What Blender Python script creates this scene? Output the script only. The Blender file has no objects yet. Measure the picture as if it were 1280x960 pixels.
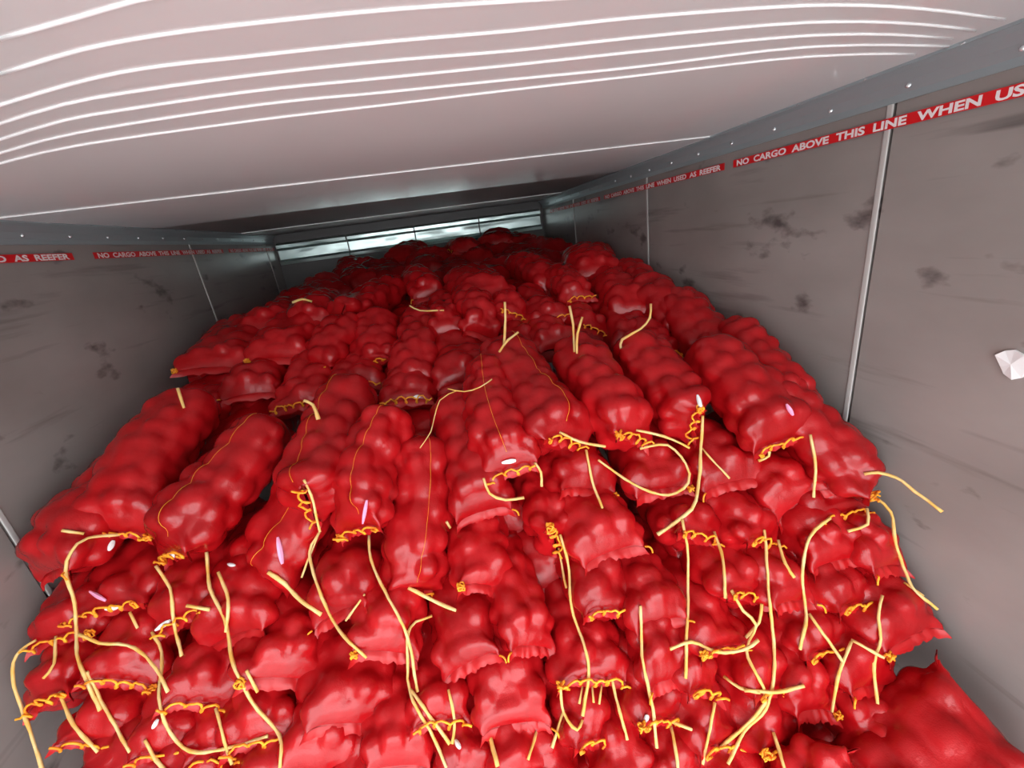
import bpy, math, random
import numpy as np
from mathutils import Matrix, Vector
from mathutils.bvhtree import BVHTree

random.seed(7)
scene = bpy.context.scene
COL = scene.collection

# ------------------------------------------------------------------ camera
FPX = 530.0                       # focal length in pixels of the 1280 x 960 frame
CAM = np.array([0.0, 0.0, 2.36])  # trailer floor is z = 0, trailer runs along +Y
VP_DEPTH, VP_DOWN = (530.0, 305.0), (846.0, 1959.0)
_d = np.array([VP_DEPTH[0] - 640, VP_DEPTH[1] - 480, FPX]); _d /= np.linalg.norm(_d)
_w = np.array([VP_DOWN[0] - 640, VP_DOWN[1] - 480, FPX]); _w -= _d * (_w @ _d); _w /= np.linalg.norm(_w)
_r = np.cross(_w, _d); _u = -_w
cam_right = Vector((_r[0], _d[0], _u[0]))
cam_up = -Vector((_r[1], _d[1], _u[1]))
cam_fwd = Vector((_r[2], _d[2], _u[2]))
cam_data = bpy.data.cameras.new('camera')
cam_data.sensor_width = 36.0
cam_data.lens = FPX / 1280.0 * 36.0
cam_data.clip_start = 0.02
cam = bpy.data.objects.new('camera', cam_data)
M3 = Matrix((cam_right, cam_up, -cam_fwd)).transposed()
cam.matrix_world = Matrix.Translation(Vector(CAM)) @ M3.to_4x4()
COL.objects.link(cam)
scene.camera = cam

# ------------------------------------------------------------------ light: overcast daylight through the open rear doors
world = bpy.data.worlds.new('overcast_sky'); scene.world = world
world.use_nodes = True
wn = world.node_tree.nodes; wl = world.node_tree.links
bg = wn['Background']
bg.inputs['Color'].default_value = (0.93, 0.97, 1.0, 1)
bg.inputs['Strength'].default_value = 5.0
scene.view_settings.view_transform = 'Standard'
scene.view_settings.look = 'None'
scene.view_settings.gamma = 1.0
scene.view_settings.use_curve_mapping = False
scene.view_settings.exposure = 0.36
OPEN_Y = -0.95     # the open rear end of the trailer, behind the camera

# ------------------------------------------------------------------ helpers
def ray(px, py):
    """direction in the trailer's axes; its length is one unit of camera depth"""
    v = np.array([px - 640.0, py - 480.0, FPX]) / FPX
    return np.array([v @ _r, v @ _d, v @ _u])

def mesh_obj(name, verts, faces, mat, parent=None, smooth=False, link=True):
    me = bpy.data.meshes.new(name)
    me.from_pydata([tuple(v) for v in verts], [], [tuple(f) for f in faces])
    if smooth:
        me.shade_smooth()
    me.materials.append(mat)
    o = bpy.data.objects.new(name, me)
    COL.objects.link(o)
    if parent is not None:
        o.parent = parent
    return o

def empty(name, loc):
    o = bpy.data.objects.new(name, None)
    o.empty_display_size = 0.05
    o.location = loc
    COL.objects.link(o)
    return o

def tag(o, label, cat=None, group=None, kind=None):
    o['label'] = label
    if cat: o['category'] = cat
    if group: o['group'] = group
    if kind: o['kind'] = kind
    return o

def box_geo(x0, x1, y0, y1, z0, z1):
    v = [(x0, y0, z0), (x1, y0, z0), (x1, y1, z0), (x0, y1, z0), (x0, y0, z1), (x1, y0, z1), (x1, y1, z1), (x0, y1, z1)]
    f = [(0, 3, 2, 1), (4, 5, 6, 7), (0, 1, 5, 4), (1, 2, 6, 5), (2, 3, 7, 6), (3, 0, 4, 7)]
    return v, f

def tube_geo(P, rad, n=6, flat=1.0, taper=False):
    """tube round a polyline; P is (k,3)"""
    P = np.asarray(P, float); k = len(P)
    T = np.gradient(P, axis=0); T /= np.linalg.norm(T, axis=1)[:, None] + 1e-9
    ref = np.array([0.0, 0.0, 1.0]) if abs(T[0][2]) < 0.9 else np.array([1.0, 0.0, 0.0])
    N = np.zeros_like(P); nprev = ref
    for i in range(k):
        nn = nprev - T[i] * (nprev @ T[i])
        l = np.linalg.norm(nn)
        if l < 1e-6:
            nn = np.cross(T[i], [1, 0, 0.3]); l = np.linalg.norm(nn)
        N[i] = nn / l; nprev = N[i]
    B = np.cross(T, N)
    a = np.linspace(0, 2 * math.pi, n, endpoint=False)
    R = np.full(k, rad) if np.isscalar(rad) else np.asarray(rad)
    V = P[:, None, :] + R[:, None, None] * (np.cos(a)[None, :, None] * N[:, None, :] + flat * np.sin(a)[None, :, None] * B[:, None, :])
    V = V.reshape(-1, 3)
    F = []
    for i in range(k - 1):
        for j in range(n):
            j2 = (j + 1) % n
            F.append((i * n + j, i * n + j2, (i + 1) * n + j2, (i + 1) * n + j))
    F.append(tuple(range(n))[::-1]); F.append(tuple((k - 1) * n + j for j in range(n)))
    return V, F

def catmull(pts, step):
    pts = [np.asarray(p, float) for p in pts]
    if len(pts) < 2: return np.array(pts)
    P = [2 * pts[0] - pts[1]] + pts + [2 * pts[-1] - pts[-2]]
    out = []
    for i in range(1, len(P) - 2):
        n = max(2, int(np.linalg.norm(P[i + 1] - P[i]) / step))
        for t in np.linspace(0, 1, n, endpoint=False):
            out.append(0.5 * (2 * P[i] + (P[i + 1] - P[i - 1]) * t + (2 * P[i - 1] - 5 * P[i] + 4 * P[i + 1] - P[i + 2]) * t * t
                              + (3 * P[i] - P[i - 1] - 3 * P[i + 1] + P[i + 2]) * t ** 3))
    out.append(pts[-1])
    return np.array(out)

# ------------------------------------------------------------------ materials
def new_mat(name, color, rough, metal=0.0, spec=0.5):
    m = bpy.data.materials.new(name); m.use_nodes = True
    b = m.node_tree.nodes['Principled BSDF']
    b.inputs['Base Color'].default_value = (*color, 1)
    b.inputs['Roughness'].default_value = rough
    b.inputs['Metallic'].default_value = metal
    b.inputs['Specular IOR Level'].default_value = spec
    return m, m.node_tree.nodes, m.node_tree.links, b

def noise_mix(nodes, links, c1, c2, scale, detail=4, lo=0.35, hi=0.65, coord='Object', stretch=None):
    tc = nodes.new('ShaderNodeTexCoord')
    src = tc.outputs[coord]
    if stretch:
        mp = nodes.new('ShaderNodeMapping'); mp.inputs['Scale'].default_value = stretch
        links.new(src, mp.inputs['Vector']); src = mp.outputs['Vector']
    n = nodes.new('ShaderNodeTexNoise'); n.inputs['Scale'].default_value = scale; n.inputs['Detail'].default_value = detail
    links.new(src, n.inputs['Vector'])
    mr = nodes.new('ShaderNodeMapRange'); mr.inputs['From Min'].default_value = lo; mr.inputs['From Max'].default_value = hi
    links.new(n.outputs['Fac'], mr.inputs['Value'])
    mx = nodes.new('ShaderNodeMix'); mx.data_type = 'RGBA'
    for i, c in ((6, c1), (7, c2)):
        if isinstance(c, tuple): mx.inputs[i].default_value = (*c, 1)
        else: links.new(c, mx.inputs[i])
    links.new(mr.outputs['Result'], mx.inputs['Factor'])
    return mx.outputs[2], mr.outputs['Result'], src

MAT = {}
# mesh fabric of the sacks over the onions
m, n, l, b = new_mat('red_mesh_fabric', (0.5, 0.01, 0.02), 0.25, 0.0, 0.38)
col, fac, src = noise_mix(n, l, (0.35, 0.003, 0.005), (0.45, 0.007, 0.010), 11.0, 3, 0.40, 0.62)
oi = n.new('ShaderNodeObjectInfo')
hs = n.new('ShaderNodeHueSaturation')
mrv = n.new('ShaderNodeMapRange'); mrv.inputs['To Min'].default_value = 0.88; mrv.inputs['To Max'].default_value = 1.10
l.new(oi.outputs['Random'], mrv.inputs['Value']); l.new(mrv.outputs['Result'], hs.inputs['Value']); l.new(col, hs.inputs['Color'])
l.new(hs.outputs['Color'], b.inputs['Base Color'])
tc = n.new('ShaderNodeTexCoord')
vor = n.new('ShaderNodeTexVoronoi'); vor.inputs['Scale'].default_value = 330.0
l.new(tc.outputs['Object'], vor.inputs['Vector'])
nz = n.new('ShaderNodeTexNoise'); nz.inputs['Scale'].default_value = 55.0; nz.inputs['Detail'].default_value = 2.0
l.new(tc.outputs['Object'], nz.inputs['Vector'])
bp0 = n.new('ShaderNodeBump'); bp0.inputs['Strength'].default_value = 0.28; bp0.inputs['Distance'].default_value = 0.004
l.new(nz.outputs['Fac'], bp0.inputs['Height'])
bp = n.new('ShaderNodeBump'); bp.inputs['Strength'].default_value = 0.22; bp.inputs['Distance'].default_value = 0.001
l.new(vor.outputs['Distance'], bp.inputs['Height']); l.new(bp0.outputs['Normal'], bp.inputs['Normal']); l.new(bp.outputs['Normal'], b.inputs['Normal'])
b.inputs['Sheen Weight'].default_value = 0.0; b.inputs['Sheen Roughness'].default_value = 0.4
b.inputs['Sheen Tint'].default_value = (1.0, 0.55, 0.55, 1)
MAT['red'] = m
m, n, l, b = new_mat('gathered_red_mesh', (0.46, 0.004, 0.006), 0.45); MAT['frill'] = m
m, n, l, b = new_mat('orange_chain_thread', (0.95, 0.33, 0.010), 0.6)
col, _, _ = noise_mix(n, l, (0.92, 0.24, 0.008), (0.98, 0.46, 0.02), 60.0); l.new(col, b.inputs['Base Color']); MAT['orange'] = m
m, n, l, b = new_mat('yellow_twine', (0.85, 0.50, 0.11), 0.65)
col, _, _ = noise_mix(n, l, (0.80, 0.44, 0.085), (0.82, 0.60, 0.26), 22.0); l.new(col, b.inputs['Base Color']); MAT['twine'] = m
m, n, l, b = new_mat('white_paper', (0.85, 0.84, 0.84), 0.6); MAT['white'] = m
m, n, l, b = new_mat('pink_paper', (0.85, 0.35, 0.55), 0.6); MAT['pink'] = m

# trailer walls: scuffed grey-brown plastic-faced panels
m, n, l, b = new_mat('scuffed_wall_panel', (0.25, 0.23, 0.22), 0.35)
c1, _, _ = noise_mix(n, l, (0.245, 0.218, 0.205), (0.325, 0.290, 0.274), 2.2, 6, 0.3, 0.7, stretch=(1, 1, 2.0))
c2, f2, _ = noise_mix(n, l, c1, (0.085, 0.070, 0.068), 5.5, 5, 0.625, 0.73, stretch=(1, 1.0, 1.9))
c3, f3, _ = noise_mix(n, l, c2, (0.12, 0.105, 0.10), 3.2, 8, 0.60, 0.80, stretch=(1, 0.5, 7.0))
l.new(c3, b.inputs['Base Color'])
nz = n.new('ShaderNodeTexNoise'); nz.inputs['Scale'].default_value = 2.0
tc = n.new('ShaderNodeTexCoord'); l.new(tc.outputs['Object'], nz.inputs['Vector'])
rr = n.new('ShaderNodeMapRange'); rr.inputs['To Min'].default_value = 0.27; rr.inputs['To Max'].default_value = 0.36
l.new(nz.outputs['Fac'], rr.inputs['Value']); l.new(rr.outputs['Result'], b.inputs['Roughness'])
MAT['wall'] = m
m, n, l, b = new_mat('front_wall_painted_shade', (0.10, 0.09, 0.088), 0.5); MAT['front'] = m  # shade at the far end is put into the wall's base colour
m, n, l, b = new_mat('pale_seam_strip', (0.48, 0.46, 0.44), 0.5); MAT['strip'] = m
m, n, l, b = new_mat('dark_joint', (0.10, 0.075, 0.072), 0.6); MAT['joint'] = m
m, n, l, b = new_mat('blue_grey_rail_metal', (0.36, 0.42, 0.44), 0.33, 0.35)
MAT['rail'] = m
m, n, l, b = new_mat('rivet_steel', (0.85, 0.87, 0.88), 0.25, 0.6); MAT['rivet'] = m
# glossy white ceiling sheet
m, n, l, b = new_mat('glossy_ceiling_sheet', (0.72, 0.70, 0.70), 0.14)
col, _, _ = noise_mix(n, l, (0.77, 0.75, 0.75), (0.82, 0.81, 0.81), 1.6, 4); l.new(col, b.inputs['Base Color'])
MAT['ceil'] = m
m, n, l, b = new_mat('ceiling_painted_reflection', (0.21, 0.185, 0.18), 0.5); MAT['ceil_reflection'] = m  # dark reflection in the glossy ceiling, painted as a base colour
m, n, l, b = new_mat('white_bead', (0.92, 0.91, 0.91), 0.3); MAT['bead'] = m
m, n, l, b = new_mat('bright_bulkhead_metal', (0.50, 0.60, 0.58), 0.28, 1.0)
tc = n.new('ShaderNodeTexCoord'); mp = n.new('ShaderNodeMapping'); mp.inputs['Scale'].default_value = (3.0, 1, 9.0)
nz = n.new('ShaderNodeTexNoise'); nz.inputs['Scale'].default_value = 1.1; nz.inputs['Detail'].default_value = 1
l.new(tc.outputs['Object'], mp.inputs['Vector']); l.new(mp.outputs['Vector'], nz.inputs['Vector'])
bp = n.new('ShaderNodeBump'); bp.inputs['Strength'].default_value = 0.45; bp.inputs['Distance'].default_value = 0.03
l.new(nz.outputs['Fac'], bp.inputs['Height']); l.new(bp.outputs['Normal'], b.inputs['Normal'])
MAT['bulk'] = m
m, n, l, b = new_mat('red_warning_tape', (0.66, 0.008, 0.012), 0.4); MAT['tape'] = m
m, n, l, b = new_mat('tape_white_print', (0.86, 0.80, 0.80), 0.45); MAT['print'] = m
m, n, l, b = new_mat('trailer_floor_metal', (0.30, 0.30, 0.30), 0.45, 0.5); MAT['floor'] = m
m, n, l, b = new_mat('concrete_apron', (0.35, 0.34, 0.33), 0.8)
col, _, _ = noise_mix(n, l, (0.48, 0.47, 0.46), (0.56, 0.55, 0.54), 0.8); l.new(col, b.inputs['Base Color']); MAT['ground'] = m

# ------------------------------------------------------------------ the trailer
XL, XR = -1.31, 1.19
FRONT_Y = 4.35
ZC = 2.36 + 0.243           # underside of the ceiling
z_rail0 = 2.36 + 0.176

floor = mesh_obj('floor', *box_geo(XL - 0.05, XR + 0.05, OPEN_Y, FRONT_Y + 0.1, -0.08, 0.0), MAT['floor'])
tag(floor, 'grey metal trailer floor beneath the pile of sacks', 'floor', kind='structure')
ground = mesh_obj('ground', *box_geo(-14, 14, -26, OPEN_Y + 3.0, -1.3, -1.2), MAT['ground'])
tag(ground, 'pale concrete apron outside the open trailer doors', 'ground', kind='structure')

def wall(name, side, seams, label):
    xw = XR if side > 0 else XL
    w = mesh_obj(name, *box_geo(min(xw + side * 0.012, xw + side * 0.06), max(xw + side * 0.012, xw + side * 0.06), OPEN_Y, FRONT_Y + 0.1, 0, ZC + 0.05), MAT['joint'])
    tag(w, label, 'wall', kind='structure')
    ys = [OPEN_Y] + seams + [FRONT_Y]
    for a, c in zip(ys[:-1], ys[1:]):
        x0, x1 = sorted((xw, xw + side * 0.012))
        mesh_obj('panel', *box_geo(x0, x1, a + (0.005 if a != OPEN_Y else 0), c - 0.005, 0.0, ZC + 0.03), MAT['wall'], w)
    for s in seams:
        # rounded cover strip over the joint, set beside the dark joint line
        prof = [(0.0, -0.008), (0.0025, -0.007), (0.0032, -0.004), (0.0032, 0.004), (0.0025, 0.007), (0.0, 0.008)]
        v = []; f = []
        for z in (0.0, z_rail0 + 0.004):
            for (dx, dy) in prof: v.append((xw - side * dx, s + 0.010 + dy, z))
        k = len(prof)
        for i in range(k - 1):
            f.append((i, i + 1, k + i + 1, k + i))
        f.append((k - 1, 0, k, 2 * k - 1)); f.append(tuple(range(k))); f.append(tuple(range(k, 2 * k)))
        mesh_obj('seam_strip', v, f, MAT['strip'], w)
    return w

WALL_R = wall('wall_right', 1, [-0.22, 1.00, 2.24, 3.41], 'scuffed grey-brown trailer wall on the right with pale seam strips')
WALL_L = wall('wall_left', -1, [0.05, 1.275, 2.86, 4.10], 'dim grey-brown trailer wall on the left with pale seam strips')
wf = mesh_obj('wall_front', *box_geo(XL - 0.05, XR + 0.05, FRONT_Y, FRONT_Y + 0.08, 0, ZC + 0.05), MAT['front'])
tag(wf, 'far end wall of the trailer behind the pile, coloured dark for shade', 'wall', kind='structure')
# bright metal bulkhead along the top of the far wall: sheets with a folded bottom lip
for i in range(4):
    xa = XL + 0.02 + i * (XR - XL - 0.04) / 4; xb = XL + 0.02 + (i + 1) * (XR - XL - 0.04) / 4 - 0.012
    yb = FRONT_Y
    prof = [(0.0, 2.355), (-0.055, 2.348), (-0.06, 2.372), (-0.02, 2.392), (-0.018, 2.47), (-0.045, 2.49), (-0.045, 2.515), (-0.02, 2.53), (0.0, 2.535)]
    v = [(x, yb + p[0], p[1]) for x in (xa, xb) for p in prof]; k = len(prof)
    f = [(j, j + 1, k + j + 1, k + j) for j in range(k - 1)] + [tuple(range(k))[::-1], tuple(range(k, 2 * k))]
    mesh_obj('bulkhead_sheet', v, f, MAT['bulk'], wf)

ceiling = mesh_obj('ceiling', *box_geo(XL - 0.05, XR + 0.05, OPEN_Y, FRONT_Y + 0.1, ZC + 0.02, ZC + 0.08), MAT['joint'])
tag(ceiling, 'glossy pale ceiling of the trailer with thin white cross beads', 'ceiling', kind='structure')
for (a, c, dz, mt) in ((OPEN_Y, 1.66, 0.0, 'ceil'), (1.66, 2.02, -0.003, 'ceil'), (2.02, 2.50, -0.001, 'ceil'), (2.50, 3.55, 0.002, 'ceil_reflection'), (3.55, 4.0, -0.004, 'ceil'), (4.0, FRONT_Y, 0.004, 'ceil_reflection')):  # reflected dark bands near the far end are painted as darker panels
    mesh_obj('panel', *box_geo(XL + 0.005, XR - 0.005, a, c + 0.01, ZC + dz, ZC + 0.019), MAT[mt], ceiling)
# thin raised white beads across the ceiling; they bow towards the far end at the sides
RIBS = [
    [(0, 48), (100, 20), (170, 0), (230, -12)],
    [(0, 92), (100, 62), (200, 43), (320, 28), (480, 12), (640, 1), (760, -6)],
    [(-60, 155), (0, 131), (150, 90), (320, 69), (480, 52), (640, 38), (790, 22), (960, 9), (1040, 6), (1115, 8), (1190, 15), (1290, 29)],
    [(-60, 175), (0, 154), (80, 130), (160, 115), (320, 93), (480, 76), (640, 63), (790, 47), (960, 31), (1040, 27), (1115, 28), (1190, 34), (1280, 47)],
    [(-60, 192), (0, 174), (80, 150), (160, 136), (320, 113), (480, 97), (640, 81), (790, 65), (960, 48), (1040, 43), (1115, 43), (1190, 48), (1265, 56)],
    [(-60, 208), (0, 191), (100, 165), (320, 131), (480, 115), (640, 99), (790, 84), (960, 63), (1040, 57), (1115, 56), (1190, 58), (1230, 62)],
    [(-60, 220), (0, 204), (100, 181), (320, 150), (480, 131), (640, 112), (790, 95), (960, 75), (1040, 69), (1115, 67), (1205, 69)],
]
for pts in RIBS:
    W = []
    for p in catmull(pts, 28.0):
        v = ray(*p)
        q = v * (ZC - 2.36) / v[2] + CAM
        if XL + 0.03 < q[0] < XR - 0.03: W.append(q)
    W = np.array(W)
    k = max(3, len(W))
    V, F = tube_geo(W, 0.0026, 6)
    mesh_obj('bead', V, F, MAT['bead'], ceiling, smooth=True)

# blue-grey corner rails with rivets
def rail(name, side, label):
    xw = XR if side > 0 else XL
    prof = [(0.0, z_rail0 - 0.004), (0.006, z_rail0 - 0.004), (0.007, z_rail0 + 0.012), (0.016, z_rail0 + 0.034), (0.030, ZC - 0.014), (0.040, ZC - 0.006), (0.048, ZC - 0.006), (0.048, ZC + 0.001), (0.0, ZC + 0.001)]
    k = len(prof)
    v = [(xw - side * p[0], y, p[1]) for y in (OPEN_Y, FRONT_Y - 0.05) for p in prof]
    f = [(j, (j + 1) % k, k + (j + 1) % k, k + j) for j in range(k)] + [tuple(range(k))[::-1], tuple(range(k, 2 * k))]
    o = mesh_obj(name, v, f, MAT['rail'])
    tag(o, label, 'corner rail', kind='structure')
    base = None
    y = 0.35
    while y < FRONT_Y - 0.2:
        for (dx, z) in ((0.0125, z_rail0 + 0.024), (0.044, ZC - 0.006)):
            if base is None:
                hv = []; hf = []
                for i, (rr_, hh) in enumerate(((0.0065, 0.0), (0.0055, 0.0028), (0.003, 0.0045))):
                    for j in range(8):
                        a = j * math.pi / 4; hv.append((-side * hh, rr_ * math.cos(a), rr_ * math.sin(a)))
                for i in range(2):
                    for j in range(8): hf.append((i * 8 + j, i * 8 + (j + 1) % 8, (i + 1) * 8 + (j + 1) % 8, (i + 1) * 8 + j))
                hf.append(tuple(range(16, 24)))
                rv = mesh_obj('rivet', hv, hf, MAT['rivet'], o, smooth=True); base = rv
            else:
                rv = base.copy(); COL.objects.link(rv); rv.parent = o
            rv.location = (xw - side * dx, y + (0.08 if dx > 0.02 else 0), z)
            rv.rotation_euler = (0, side * (0.5 if dx < 0.02 else 1.5), 0)
        y += 0.205
    return o
rail('trim_1', 1, 'riveted blue-grey corner rail above the right wall')
rail('trim_2', -1, 'riveted blue-grey corner rail above the left wall')

# warning tapes
def text_mesh(body):
    cu = bpy.data.curves.new('lettering', 'FONT'); cu.body = body; cu.size = 1.0; cu.offset = 0.035; cu.extrude = 0.0
    cu.resolution_u = 3
    o = bpy.data.objects.new('lettering', cu); COL.objects.link(o)
    dg = bpy.context.evaluated_depsgraph_get()
    me = bpy.data.meshes.new_from_object(o.evaluated_get(dg))
    bpy.data.objects.remove(o); bpy.data.curves.remove(cu)
    n_ = len(me.vertices); co = np.empty(n_ * 3); me.vertices.foreach_get('co', co); co = co.reshape(-1, 3)
    fs = [tuple(p.vertices) for p in me.polygons]
    bpy.data.meshes.remove(me)
    return co, fs
WORDS = 'NO CARGO ABOVE THIS LINE WHEN USED AS REEFER'.split()
WG = [text_mesh(w_) for w_ in WORDS]
SPACE = 0.55
TOT = sum(g[0][:, 0].max() - g[0][:, 0].min() for g in WG) + SPACE * (len(WORDS) - 1)
TZ = 2.36 + 0.129
def tape(side, y_start, y_end, label):
    """y_start: where NO stands; the text runs towards y_end"""
    xw = XR if side > 0 else XL
    h = 0.0125
    t = empty('warning_tape', (xw, (y_start + y_end) / 2, TZ))
    tag(t, label, 'warning tape', 'printed warning tapes along the walls')
    ya, yb = sorted((y_start, y_end)); cy = (ya + yb) / 2
    x0, x1 = sorted((-side * 0.0053, -side * 0.0066))
    mesh_obj('tape_band', *box_geo(x0, x1, ya - cy, yb - cy, -h, h), MAT['tape'], t)
    d = 1 if y_end > y_start else -1
    Ls = abs(y_end - y_start) - 0.04
    sc = Ls / TOT; cur = y_start + d * 0.02
    for (co, fs) in WG:
        wdt = co[:, 0].max() - co[:, 0].min()
        y = cur + d * (co[:, 0] - co[:, 0].min()) * sc - cy
        z = (co[:, 1] - 0.35) / 0.72 * 0.0190
        x = np.full(len(y), -side * 0.0070)
        mesh_obj('lettering', np.stack([x, y, z], 1), fs, MAT['print'], t)
        cur += d * (wdt + SPACE) * sc
tape(1, 1.575, 0.45, 'red tape with white warning print, nearest length on the right wall')
tape(1, 2.80, 1.625, 'red tape with white warning print, middle length on the right wall')
tape(1, 4.05, 2.87, 'red tape with white warning print, farthest length on the right wall')
tape(-1, 0.68, 1.97, 'red tape with white warning print ending at left photo edge, near length')
tape(-1, 2.08, 3.26, 'red tape with white warning print running from near to far on left wall')
tape(-1, 3.35, 4.28, 'short far length of red warning tape on the left wall')

# torn white paper patch on the right wall
def wall_pt(px, py):
    v = ray(px, py); s = (XR - 0.002) / v[0]
    return v * s + CAM
pp = [(1247, 443), (1258, 438), (1270, 437), (1283, 444), (1285, 462), (1279, 472), (1268, 474), (1256, 467), (1252, 458)]
pw = np.array([wall_pt(*p) for p in pp]); c0 = pw.mean(0)
v = []; 
for lay, off in ((0, 0.0), (1, 0.004)):
    for i, q in enumerate(pw):
        e = q - c0; v.append((-off - 0.004 * (i % 3 == 0) * lay, e[1], e[2]))
v.append((-0.0065, 0, 0)); k = len(pw)
f = [(i, (i + 1) % k, k + (i + 1) % k, k + i) for i in range(k)] + [(k + i, k + (i + 1) % k, 2 * k) for i in range(k)] + [tuple(range(k))[::-1]]
o = mesh_obj('paper_scrap', v, f, MAT['white']); o.location = c0
tag(o, 'torn white paper scrap stuck on the right wall', 'paper')

# ------------------------------------------------------------------ the pile of sacks
PROF = np.array([(-0.1, -2.30), (0.35, -1.75), (0.62, -1.35), (0.72, -1.20), (0.85, -1.02), (1.0, -0.85), (1.15, -0.72), (1.25, -0.64), (1.75, -0.50), (1.85, -0.47), (2.0, -0.36), (2.2, -0.29), (3.2, -0.25), (4.1, -0.10), (6, 0.1)])
def on_pile(px, py, push=0.0):
    """where the sight line through a pixel meets the sloping front of the pile"""
    v = ray(px, py)
    s = np.linspace(0.5, 6.0, 1400)
    y = v[1] * s + 0.12 * v[0] * s - push; z = v[2] * s
    below = z < np.interp(y, PROF[:, 0], PROF[:, 1])
    i = int(np.argmax(below)) if below.any() else len(s) - 1
    return v * s[i] + CAM, s[i]

def sack_mesh(L, w, h, seam_len, phi, dz, seed, nU=46, nV=56, onion=0.042, amp=0.015, ear=0.0):
    rg = np.random.RandomState(seed)
    tt = np.linspace(0, 1, nU); tt = 0.5 * tt + 0.5 * (0.5 - 0.5 * np.cos(math.pi * tt)); tt = tt * 0.9 + 0.1 * tt ** 1.6
    y = tt * L
    th = np.linspace(0, 2 * math.pi, nV, endpoint=False)
    Lf = min(0.115, 0.28 * L); Lr = min(0.12, 0.26 * L)
    q = np.clip(y / Lf, 0, 1); k = np.sqrt(np.clip(1 - (1 - q) ** 2.0, 0, 1)) ** 0.9
    qr = np.clip((L - y) / Lr, 0, 1); kr = np.sqrt(np.clip(1 - (1 - qr) ** 2.2, 0, 1)); kr = np.maximum(kr, 0.03)
    ph = rg.rand(6) * 6.28
    wv = 1 + 0.05 * np.sin(y / L * 6 + ph[0]) + 0.03 * np.sin(y / L * 13 + ph[1])
    hv = 1 + 0.06 * np.sin(y / L * 5 + ph[2]) + 0.03 * np.sin(y / L * 11 + ph[3])
    cx = 0.012 * np.sin(y / L * 4 + ph[4]); cx = cx - cx[0]
    czw = 0.008 * np.sin(y / L * 5 + ph[5]); czw = czw - czw[0]
    ex = 2.0 / 2.15
    ca, sa = np.cos(th), np.sin(th)
    ea = np.sign(ca) * np.abs(ca) ** ex; es = np.sign(sa) * np.abs(sa) ** ex
    BX = ea[None, :] * (w / 2) * (wv * kr)[:, None]; BZ = es[None, :] * (h / 2) * (hv * kr)[:, None]
    c_s = np.cos(th - phi); s_s = np.sin(th - phi)
    half = seam_len / 2
    SX = half * c_s * math.cos(phi) - 0.004 * s_s * math.sin(phi)
    SZ = half * c_s * math.sin(phi) + 0.004 * s_s * math.cos(phi)
    sag = -0.35 * h * 0.12 * (c_s ** 2)
    K = k[:, None]
    X = SX[None, :] * (1 - K) + BX * K
    Z = (SZ + sag)[None, :] * (1 - K) + BZ * K
    X += cx[:, None]; Z += (dz * k ** 0.8 + czw)[:, None]
    Y = np.repeat(y[:, None], nV, 1)
    # ends of the seam pull forward into little ears
    Y -= (1 - q)[:, None] ** 2 * 0.016 * (c_s ** 6)[None, :]
    P = np.stack([X, Y, Z], -1)
    # base normals
    dU = np.gradient(P, axis=0); dV = np.roll(P, -1, 1) - np.roll(P, 1, 1)
    N = np.cross(dU, dV); N /= np.linalg.norm(N, axis=-1, keepdims=True) + 1e-9
    C = np.stack([cx[:, None] + 0 * X, Y, (dz * k)[:, None] + 0 * Z], -1)
    s = np.sign(((P - C) * N).sum(-1).mean()); N *= s
    # onions pressing against the mesh
    cen = []
    per = math.pi * (w + h) / 2 * 1.02
    rows = max(3, int(round((L - 0.03) / (onion * 1.72)))); around = max(5, int(round(per / (onion * 1.9))))
    for i in range(rows):
        yy = 0.006 + (L - 0.035) * (i + 0.5) / rows
        for j in range(around):
            a = 2 * math.pi * (j + 0.5 * (i % 2) + rg.uniform(-0.24, 0.24)) / around
            iy = (yy + rg.uniform(-0.3, 0.3) * onion) 
            ii = int(np.clip(np.searchsorted(y, iy), 0, nU - 1)); jj = int(a / (2 * math.pi) * nV) % nV
            if rg.rand() < 0.12: continue
            cen.append(np.append(P[ii, jj], onion * rg.uniform(0.85, 1.3)))
    cen = np.array(cen)
    PF = P.reshape(-1, 3)
    d2 = ((PF[:, None, :] - cen[None, :, :3]) ** 2).sum(-1)
    g = np.sqrt(np.maximum(1.0 - 0.8 * d2 / (cen[None, :, 3] ** 2), 0.0001)) * 1.9 - 0.9
    g = np.maximum(g, -1.0)
    sm = np.log(np.exp(5.5 * g).sum(1)) / 5.5
    sm = np.clip(sm, -0.35, 1.12)
    dome = sm.reshape(nU, nV)
    fade = np.clip((q - 0.03) / 0.28, 0, 1); fade = fade * fade * (3 - 2 * fade) * np.clip(qr * 1.6, 0, 1)
    disp = amp * (dome - 0.45) * (fade * (1 + 0.95 * (1 - q)))[:, None]
    # gathers running into the sewn end
    gat = (1 - np.clip(q, 0, 1)) * np.clip(q * 5, 0, 1)
    disp += 0.0016 * gat[:, None] * (np.sin(c_s * 17 + ph[1])[None, :] + 0.6 * np.sin(c_s * 31 + ph[2])[None, :])
    P = P + N * disp[..., None]
    V = P.reshape(-1, 3)
    idx = np.arange(nU * nV).reshape(nU, nV)
    a = idx[:-1]; c = idx[1:]
    F = np.stack([a, np.roll(a, -1, 1), np.roll(c, -1, 1), c], -1).reshape(-1, 4)
    return V, F, P

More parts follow.
